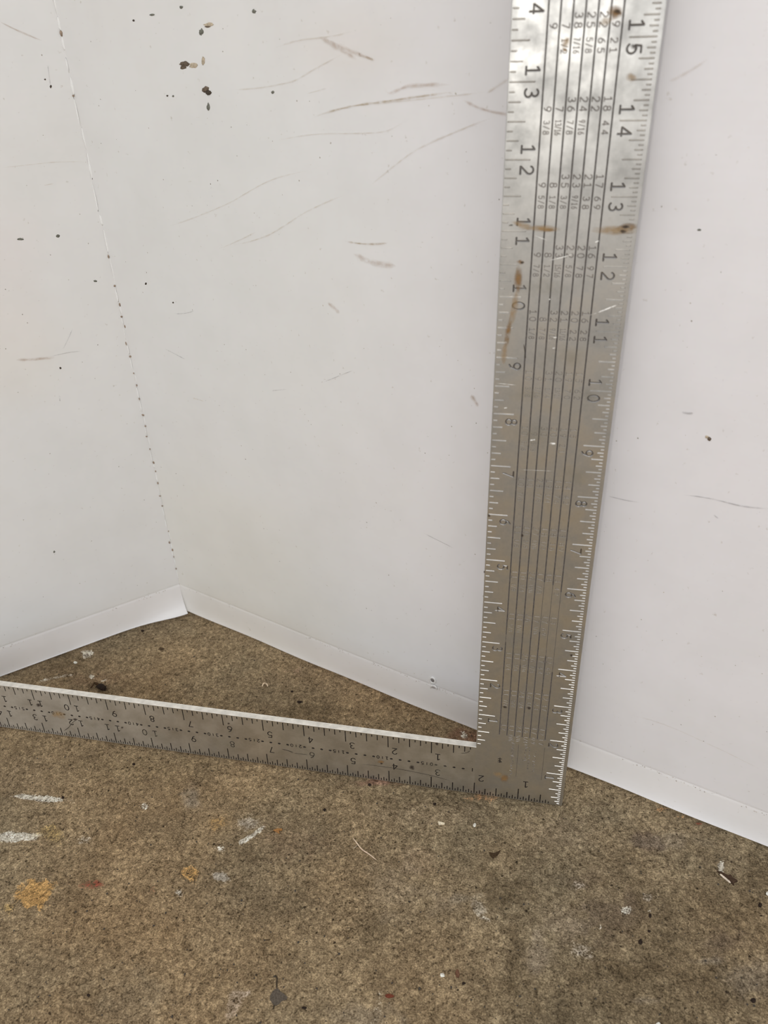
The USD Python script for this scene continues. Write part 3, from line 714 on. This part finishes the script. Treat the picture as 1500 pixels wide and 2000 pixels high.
# rust, grime and bright scratches on the steel (in the square's own coordinates)
PN = np.array([0, -ca, sa])
toloc = np.array([[1, 0, 0], [0, sa, ca], [0, -ca, sa]])
plate = lambda u, v: toloc @ on_plane(u, v, (0, 0, 0), PN)
ZL = np.array([0, 0, 1.0])
rust = smear('rust', (0.28, 0.155, 0.055), 0.95, 350, 0.75, 0.26, 0.56)
pale_rust = smear('pale_rust', (0.42, 0.27, 0.12), 0.72, 300, 0.7, 0.26, 0.6)
black_rust = smear('black_rust', (0.045, 0.03, 0.02), 0.95, 500, 0.8, 0.25, 0.5)
haze = smear('dull_haze', (0.30, 0.27, 0.20), 0.28, 120, 0.7, 0.35, 0.7)
for i, (u, v, ru, rv, rot, m, up) in enumerate([
        (1225, 444, 22, 9, -.1, rust, blade), (1200, 450, 45, 10, -.05, pale_rust, blade), (1222, 443, 9, 4, 0, black_rust, blade), (1217, 452, 7, 4, 0, black_rust, blade), (1060, 447, 38, 8, .05, pale_rust, blade), (1070, 449, 14, 4, .1, rust, blade), (1058, 447, 9, 3, 0, rust, blade),
        (1020, 440, 22, 8, .3, pale_rust, blade), (1012, 545, 9, 30, .05, rust, blade), (1004, 600, 8, 38, .18, pale_rust, blade), (992, 650, 6, 30, .15, rust, blade), (985, 690, 7, 20, .1, pale_rust, blade), (1016, 512, 8, 5, .2, rust, blade), (1020, 513, 4, 3, 0, black_rust, blade), (998, 440, 5, 2.2, 0, black_rust, blade),
        (1200, 25, 16, 16, .4, rust, blade), (1182, 42, 16, 9, -.3, pale_rust, blade), (1206, 22, 8, 5, 0, black_rust, blade), (1238, 92, 8, 6, .3, black_rust, blade), (1105, 82, 10, 14, .3, pale_rust, blade), (1103, 97, 6, 4, 0, rust, blade), (1150, 90, 10, 9, 0, haze, blade), (1232, 152, 12, 10, 0, pale_rust, blade),
        (1020, 1046, 3, 4, .3, black_rust, blade), (955, 1007, 3.5, 3.5, 0, black_rust, blade), (985, 1521, 9, 8, 0, rust, blade), (975, 1514, 14, 6, .3, pale_rust, blade), (986, 1381, 5, 2.5, .3, black_rust, blade), (1033, 1383, 4, 3, .3, black_rust, blade), (1116, 1280, 3, 3, 0, black_rust, blade), (946, 1117, 2, 3, 0, black_rust, blade),
        (1100, 700, 60, 30, .1, haze, blade), (1040, 850, 40, 30, 0, haze, blade), (1120, 930, 40, 25, 0, haze, blade), (1000, 1240, 25, 40, 0, haze, blade), (1060, 560, 60, 22, 0, haze, blade), (1080, 260, 50, 20, 0, haze, blade), (1030, 770, 45, 14, 0, haze, blade), (1150, 770, 20, 16, 0, haze, blade),
        (805, 1499, 6, 5, .6, black_rust, tongue), (853, 1452.5, 4, 3, .3, black_rust, tongue), (75, 1377, 5, 4, .2, black_rust, tongue), (147, 1405, 5, 2.4, 0, black_rust, tongue), (239, 1421, 3, 2.4, 0, black_rust, tongue), (446.5, 1413, 3, 2.4, 0, black_rust, tongue), (744, 1488, 8, 3, .1, rust, tongue), (745, 1491, 3, 2.5, .1, black_rust, tongue),
        (115, 1396, 16, 8, .2, pale_rust, tongue), (175, 1413, 22, 8, .2, haze, tongue), (300, 1435, 40, 8, .15, haze, tongue), (450, 1455, 40, 14, .2, haze, tongue), (600, 1470, 60, 12, .2, haze, tongue), (860, 1500, 40, 14, .2, haze, tongue)]):
    c = plate(u, v)
    ax = plate(u + ru * math.cos(rot), v + ru * math.sin(rot)) - c
    ay = plate(u - rv * math.sin(rot), v + rv * math.cos(rot)) - c
    vv, f, fd = blot(c, ax, ay, ZL, 0.00003 + 0.000012 * (i % 5), 200 + i)
    obj('rust_spot' if m is not haze else 'dull_patch', (vv, f), m, up, smooth=False, fade=fd)
scr = plain('dark_scratch', (0.05, 0.04, 0.03), 0.7)
for pts, w, up in (([(151, 1405), (141, 1412), (134, 1421), (125, 1427)], 1.6, tongue), ([(551, 1463), (562, 1466), (573, 1470)], 2.6, tongue), ([(574, 1471), (600, 1474)], 1.2, tongue), ([(705, 1492), (760, 1499), (830, 1512), (880, 1525)], 0.9, tongue), ([(1023, 672), (1027, 700)], 1.6, blade), ([(900, 1471), (912, 1470), (918, 1466)], 1.6, tongue)):
    vv, f, fd = ribbon([plate(*p) for p in pts], w * 0.0003, ZL, 0.00006)
    obj('dark_scratch', (vv, f), scr, up, smooth=False)
bright = look('bare_bright_steel', {'g': ('geometry', {}), 'n': ('noise_texture', {'scale': 700.0, 'detail': 4.0}), 'm': ('map_range', {'from_min': 0.32, 'from_max': 0.6, 'to_min': 0.05, 'to_max': 1.0, 'clamp': True}), 'a': ('attribute', {'attribute': 'fade'}), 'x': ('math', {'math_type': 'multiply'}),
               't': ('transparent_bsdf', {}), 'p': ('principled_bsdf', {'metallic': 1.0, 'base_color': (0.85, 0.83, 0.79), 'roughness': 0.5}), 's': ('mix_closure', {})},
              [('g.position', 'n.vector'), ('n.fac', 'm.value'), ('m.result', 'x.value1'), ('a.fac', 'x.value2'), ('x.value', 's.fac'), ('t.BSDF', 's.closure1'), ('p.BSDF', 's.closure2')], 's.closure')
pale_scratch = smear('pale_scratch', (0.62, 0.60, 0.55), 0.7, 600)
cam_l = toloc @ CAM
for pts, w, up in (([(1166, 611), (1186, 603), (1206, 595)], 4.0, blade), ([(1150, 616), (1166, 611)], 1.6, blade), ([(1071, 509), (1096, 503), (1121, 496)], 2.6, blade), ([(1162, 473), (1171, 470)], 3.5, blade), ([(1042, 459), (1070, 470)], 1.6, blade), ([(1079, 680), (1085, 679)], 4.0, blade), ([(1072, 585), (1075, 584)], 3.0, blade),
                   ([(1035, 860), (1046, 858)], 5.0, blade), ([(1073, 866), (1086, 866)], 6.0, blade), ([(984, 797), (991, 796)], 4.0, blade), ([(1080, 659), (1089, 659)], 2.4, blade), ([(966, 748), (1008, 752)], 1.2, blade), ([(283, 1382), (301, 1393), (320, 1405)], 1.8, tongue), ([(1010, 917), (1080, 920)], 0.5, blade)):
    q = [plate(*p) for p in pts]
    vv, f, fd = ribbon(q, w * 0.00026, ZL, 0.00004)
    if up is tongue:
        obj('pale_scratch', (vv, f), pale_scratch, up, smooth=False, fade=fd)
        continue
    c = vv.mean(0)
    h = (cam_l - c) / np.linalg.norm(cam_l - c)                          # a burr: its face is raised so that it looks up out of the plate
    k = len(vv) // 3
    y = vv[:, 1] - np.tile(vv[k:2 * k, 1], 3)
    vv[:, 2] += np.maximum(0, -(y - y.min()) * h[1] / h[2] * 0.9 - ((y - y.min()) * 0 + (-(y.max() - y.min()) * h[1] / h[2] * 0.9)))
    obj('bright_scratch', (vv, f), bright, up, smooth=False, fade=fd)

# ------------------------------------------------------------------ crumbs and scraps on the concrete
chip_looks = {}


def tone(name, color, rough=0.75):
    if name not in chip_looks:
        chip_looks[name] = plain(name, color, 0.9 if max(color) < 0.2 else rough, grain=0.35, scale=1400, specular_ior_level=0.12 if max(color) < 0.2 else 0.4)
    return chip_looks[name]


def ground(u, v):
    p = fl(u, v)
    return p, float(floor_height(p[None])[0])


def chip(name, label, cat, outline, mat, thick=0.0008, lift=0.0, tilt=0.0, group=None):
    """A flat scrap lying on the concrete, its outline as seen at these picture points, with its own thickness and bevel."""
    o = np.array([fl(*p)[:2] for p in outline])
    c = o.mean(0)
    poly = Polygon(o - c)
    if not poly.exterior.is_ccw:
        o = o[::-1]
    z = max(float(floor_height(np.r_[p, 0][None])[0]) for p in np.vstack([o, c])) + lift
    k = len(o)
    V = [np.c_[o - c, np.full(k, 0.0)], np.c_[(o - c), np.full(k, thick * 0.6)], np.c_[(o - c) * 0.82, np.full(k, thick)], [[0, 0, thick * 1.05]], [[0, 0, 0.0]]]
    V = np.vstack(V)
    f = []
    for j in range(k):
        b = (j + 1) % k
        f += [(j, b, k + b), (j, k + b, k + j), (k + j, k + b, 2 * k + b), (k + j, 2 * k + b, 2 * k + j), (2 * k + j, 2 * k + b, 3 * k), (b, j, 3 * k + 1)]
    V[:, 2] += tilt * (V[:, 1] - V[:, 1].min())
    V[:, :2] += c
    V[:, 2] += z - 0.0001
    return tag(obj(name, (V, np.array(f)), mat, smooth=20), label, cat, group)


def crumb(name, label, cat, u, v, ru, rv, mat, seed, height=None, group=None):
    c, z = ground(u, v)
    ax, ay = fl(u + ru, v) - c, fl(u, v + rv) - c
    h = height or 0.5 * (np.linalg.norm(ax) + np.linalg.norm(ay)) * 0.5
    c[2] = z + h * 0.55
    return tag(obj(name, lump(c, ax, ay, np.array([0, 0, 1.0]), h, seed, 2), mat, smooth=35), label, cat, group)


def stick(points, radius, lift=0.0006):
    P_ = []
    for u, v in points:
        c, z = ground(u, v)
        c[2] = z + lift
        P_.append(c)
    P_ = np.array(P_)
    t = np.linspace(0, 1, len(P_)); s = np.linspace(0, 1, 16)
    from scipy.interpolate import PchipInterpolator
    P_ = np.stack([PchipInterpolator(t, P_[:, k])(s) for k in range(3)], 1)
    k = 6
    d = np.gradient(P_, axis=0); d /= np.linalg.norm(d, axis=1, keepdims=True)
    a = np.cross(d, [0, 0, 1.0]); a /= np.linalg.norm(a, axis=1, keepdims=True); b = np.cross(a, d)
    ang = np.arange(k) * 2 * np.pi / k
    rad = radius * np.clip(np.minimum(s, 1 - s) * 12, 0.25, 1)
    V = (P_[:, None] + rad[:, None, None] * (np.cos(ang)[None, :, None] * a[:, None] + np.sin(ang)[None, :, None] * b[:, None])).reshape(-1, 3)
    i, j = np.meshgrid(np.arange(15), np.arange(k), indexing='ij')
    f = np.stack([i * k + j, i * k + (j + 1) % k, (i + 1) * k + (j + 1) % k, (i + 1) * k + j], -1).reshape(-1, 4)
    return V, f


# curled dark seed husk behind the tongue, by the left-hand sheet
husk = xform('seed_husk')
tag(husk, 'curled black seed husk lying behind the tongue, near the left end of the square', 'seed husk')
dk = tone('husk_black', (0.03, 0.02, 0.015))
c, z = ground(199, 1343); ax, ay = fl(206, 1344) - c, fl(199, 1348) - c; c[2] = z + 0.0012
obj('kernel', lump(c, ax * 1.25, ay * 1.1, np.array([0, 0, 1.0]), 0.0016, 301, 2), dk, husk, smooth=40)
c2, z = ground(191, 1338); c2[2] = z + 0.001
obj('shell', lump(c2, ax * 0.9 + ay * 0.7, ay * 0.55, np.array([0, 0, 1.0]), 0.0012, 305, 2), tone('husk_brown', (0.07, 0.04, 0.02)), husk, smooth=40)
obj('stalk', stick([(195, 1341), (190, 1335), (184, 1334), (181, 1340), (176, 1344)], 0.0005, 0.0012), tone('husk_brown', (0.07, 0.04, 0.02)), husk, smooth=True)
obj('stalk', stick([(191, 1336), (189, 1341), (186, 1343)], 0.0004, 0.0012), dk, husk, smooth=True)
# dark leaf scrap with its stalk, flat on the floor near the bottom of the picture
leaf = xform('leaf_scrap')
tag(leaf, 'dark grey diamond shaped leaf scrap with thin stalk, flat on the concrete in the foreground', 'leaf')
lg = tone('leaf_grey', (0.105, 0.085, 0.065), 0.85)
o = np.array([fl(*p)[:2] for p in [(541, 1928), (548, 1935), (556, 1941), (561, 1946), (559, 1951), (551, 1953), (544, 1960), (537, 1963), (533, 1960), (527, 1951), (527, 1944), (532, 1935), (538, 1930)]])
zz = max(float(floor_height(np.r_[p, 0][None])[0]) for p in o)
pl = trimesh.creation.extrude_polygon(Polygon(o), 0.0003, engine='earcut'); pl.apply_translation((0, 0, zz - 0.00005))
obj('blade', pl, lg, leaf, smooth=False)
obj('stalk', stick([(541, 1930), (540, 1920), (541, 1912), (538, 1903)], 0.00035, 0.0003), tone('stalk_dark', (0.06, 0.045, 0.03)), leaf, smooth=True)
obj('tip', stick([(535, 1961), (534, 1967), (533, 1970)], 0.00025, 0.0003), tone('stalk_dark', (0.06, 0.045, 0.03)), leaf, smooth=True)
# split bark piece with a pale edge, right
bark = xform('bark_piece')
tag(bark, 'split dark brown bark piece with one pale edge, near the right side of the floor', 'bark')
o = [(1401, 1701), (1410, 1703), (1421, 1709), (1428, 1708), (1430, 1713), (1438, 1717), (1441, 1721), (1434, 1723), (1434, 1729), (1429, 1724), (1420, 1716), (1410, 1709)]
o2 = np.array([fl(*p)[:2] for p in o]); zz = max(float(floor_height(np.r_[p, 0][None])[0]) for p in o2)
pl = trimesh.creation.extrude_polygon(Polygon(o2), 0.0009, engine='earcut'); pl.apply_translation((0, 0, zz - 0.0001))
obj('bark', pl, tone('bark_dark', (0.065, 0.04, 0.025)), bark, smooth=False)
obj('pale_edge', stick([(1406, 1707), (1413, 1713), (1420, 1719), (1427, 1725)], 0.00055, 0.0009), tone('bark_pale', (0.75, 0.63, 0.5)), bark, smooth=True)
# a bent straw
straw = xform('dry_straw')
tag(straw, 'thin bent dry straw lying on the concrete below the tongue', 'straw')
sl = tone('straw_pale', (0.72, 0.56, 0.40))
obj('stem', stick([(689, 1635), (698, 1647), (707, 1658), (720, 1667), (735, 1679)], 0.00038, 0.0006), sl, straw, smooth=True)
obj('side_stem', stick([(698, 1649), (694, 1653), (689, 1656)], 0.0003, 0.0005), tone('straw_dull', (0.45, 0.36, 0.25)), straw, smooth=True)
chip('bark_chip', 'dark brown three-cornered bark chip on the concrete below the heel of the square', 'bark chip', [(955, 1664), (966, 1666), (978, 1660), (972, 1669), (963, 1675), (958, 1671)], tone('chip_dark', (0.06, 0.038, 0.02)), 0.0009)
chip('wood_chip', 'pale oblong wood chip lying below the tongue', 'wood chip', [(855, 1604), (861, 1605), (869, 1607), (868, 1609), (862, 1609), (857, 1610)], tone('wood_pale', (0.80, 0.66, 0.48)), 0.0010, tilt=0.2)
chip('bark_flake', 'small red brown bark flake near the bottom edge of the photo', 'bark flake', [(752, 1942), (758, 1940), (765, 1941), (770, 1944), (766, 1947), (758, 1948), (753, 1946)], tone('flake_red', (0.16, 0.045, 0.025)), 0.0008)
chip('seed_case', 'brown oval seed case standing right of the white pebble in the foreground', 'seed case', [(892, 1891), (896, 1894), (898, 1902), (896, 1908), (891, 1906), (889, 1899)], tone('case_brown', (0.15, 0.075, 0.045)), 0.0012)
chip('orange_scrap', 'small orange brown scrap on the concrete under the middle of the tongue', 'scrap', [(533, 1620), (540, 1617), (551, 1617), (551, 1620), (544, 1622), (546, 1627), (541, 1624)], tone('scrap_orange', (0.36, 0.17, 0.05)), 0.0008)
twig = xform('forked_twig')
tag(twig, 'tiny pale two-pronged twig lying between the tongue and the white sheet', 'twig')
obj('prong', stick([(512, 1341), (514, 1336), (518, 1334)], 0.0005, 0.0009), tone('twig_pale', (0.80, 0.60, 0.42)), twig, smooth=True)
obj('prong', stick([(518, 1334), (521, 1336), (523, 1341)], 0.0005, 0.0009), tone('twig_pale', (0.80, 0.60, 0.42)), twig, smooth=True)
for i, (name, label, cat, u, v, ru, rv, m) in enumerate([
        ('pebble', 'round white pebble under the heel of the square, right of the pale wood chip', 'pebble', 927, 1610, 3, 3.4, tone('pebble_white', (0.85, 0.78, 0.66))),
        ('pebble', 'white pebble in the foreground left of the brown seed case', 'pebble', 864, 1903, 4, 3.6, tone('pebble_white', (0.85, 0.78, 0.66))),
        ('pebble', 'white pebble cut by the right edge of the photo', 'pebble', 1500, 1743, 3, 4, tone('pebble_white', (0.85, 0.78, 0.66))),
        ('pebble', 'white pebble at the bottom edge of the photo, right of centre', 'pebble', 1286, 1998, 4, 3, tone('pebble_white', (0.85, 0.78, 0.66))),
        ('pebble', 'small white pebble against the flared foot of the left sheet', 'pebble', 147, 1293, 3.4, 2.2, tone('pebble_white', (0.85, 0.78, 0.66))),
        ('soil_crumb', 'black soil crumb right of the dark leaf scrap', 'soil crumb', 594, 1967, 5, 2.6, dk),
        ('soil_crumb', 'dark hooked soil crumb below the brown seed case', 'soil crumb', 906, 1919, 3.6, 2.6, dk),
        ('soil_crumb', 'larger black soil crumb on the dark stain at the lower right', 'soil crumb', 1251, 1838, 3.6, 4.6, dk),
        ('soil_crumb', 'small black soil crumb above the larger one on the lower right stain', 'soil crumb', 1268, 1817, 2.8, 2.4, dk),
        ('soil_crumb', 'black soil crumb beside a white fleck on the right stain', 'soil crumb', 1270, 1787, 2.8, 4, dk),
        ('soil_crumb', 'black soil crumb near the right edge, below the bark piece', 'soil crumb', 1485, 1766, 3.6, 4.6, dk),
        ('soil_crumb', 'black soil crumb in the bottom right corner of the photo', 'soil crumb', 1472, 1952, 5, 4.4, dk),
        ('soil_crumb', 'black soil crumb behind the tongue, right of the forked twig', 'soil crumb', 585, 1369.5, 5, 2, dk),
        ('soil_crumb', 'dot of black soil nearest the forked twig behind the tongue', 'soil crumb', 570, 1349, 2.4, 1.8, dk),
        ('soil_crumb', 'black soil crumb under the tongue, left of the heel', 'soil crumb', 849, 1568.5, 3, 2.4, dk),
        ('soil_crumb', 'black soil crumb below the middle of the tongue', 'soil crumb', 634, 1580, 2.6, 2.6, dk),
        ('soil_crumb', 'dark soil crumb just under the lower edge of the tongue at its middle', 'soil crumb', 722, 1531, 3.2, 2.6, dk),
        ('soil_crumb', 'dark soil crumb under the left half of the tongue', 'soil crumb', 261, 1491, 2.6, 2.2, dk),
        ('soil_crumb', 'black soil crumb on the white streak at the left edge', 'soil crumb', 122, 1556, 2.4, 2.4, dk),
        ('soil_crumb', 'dark soil crumb in the lower left foreground', 'soil crumb', 172, 1942, 3.2, 3, dk),
        ('soil_crumb', 'dark soil crumb near the fold of the two sheets', 'soil crumb', 278, 1231, 3, 1.8, dk),
        ('soil_crumb', 'brown soil crumb midway between fold and seed husk', 'soil crumb', 315, 1266, 5, 2.2, tone('soil_brown', (0.09, 0.06, 0.035)))]):
    crumb(name, label, cat, u, v, ru, rv, m, 400 + i)
# loose sand and grit nobody could count
gp = []
for k in range(900):
    u, v = rng.uniform(0, 1500), rng.uniform(1230, 2000)
    p = fl(u, v)
    if (p - C) @ NR < 0.006 or (p - C) @ NL < 0.006 or abs(p[1]) < 0.006:
        continue
    r = rng.choice([0.00025, 0.00035, 0.0005], p=[.6, .3, .1])
    z = float(floor_height(p[None])[0])
    vv, ff = lump(np.r_[p[:2], z + r * 0.4], np.array([r * rng.uniform(.7, 1.4), 0, 0]), np.array([0, r * rng.uniform(.7, 1.4), 0]), np.array([0, 0, 1.0]), r * 0.8, k % 31, 0)
    gp.append(trimesh.Trimesh(vv, ff, process=False))
grit = look('sand_grains', {'g': ('geometry', {}), 'r': ('rgb_ramp', {'ramp': [(0.0, (0.05, 0.04, 0.03)), (0.45, (0.09, 0.065, 0.04)), (0.5, (0.42, 0.33, 0.22)), (1.0, (0.72, 0.63, 0.5))]}), 'p': ('principled_bsdf', {'roughness': 0.7})},
            [('g.random_per_island', 'r.fac'), ('r.color', 'p.base_color')])
tag(obj('sand', trimesh.util.concatenate(gp), grit, smooth=True), 'pale and dark sand grains scattered over the concrete', 'sand', kind='stuff')
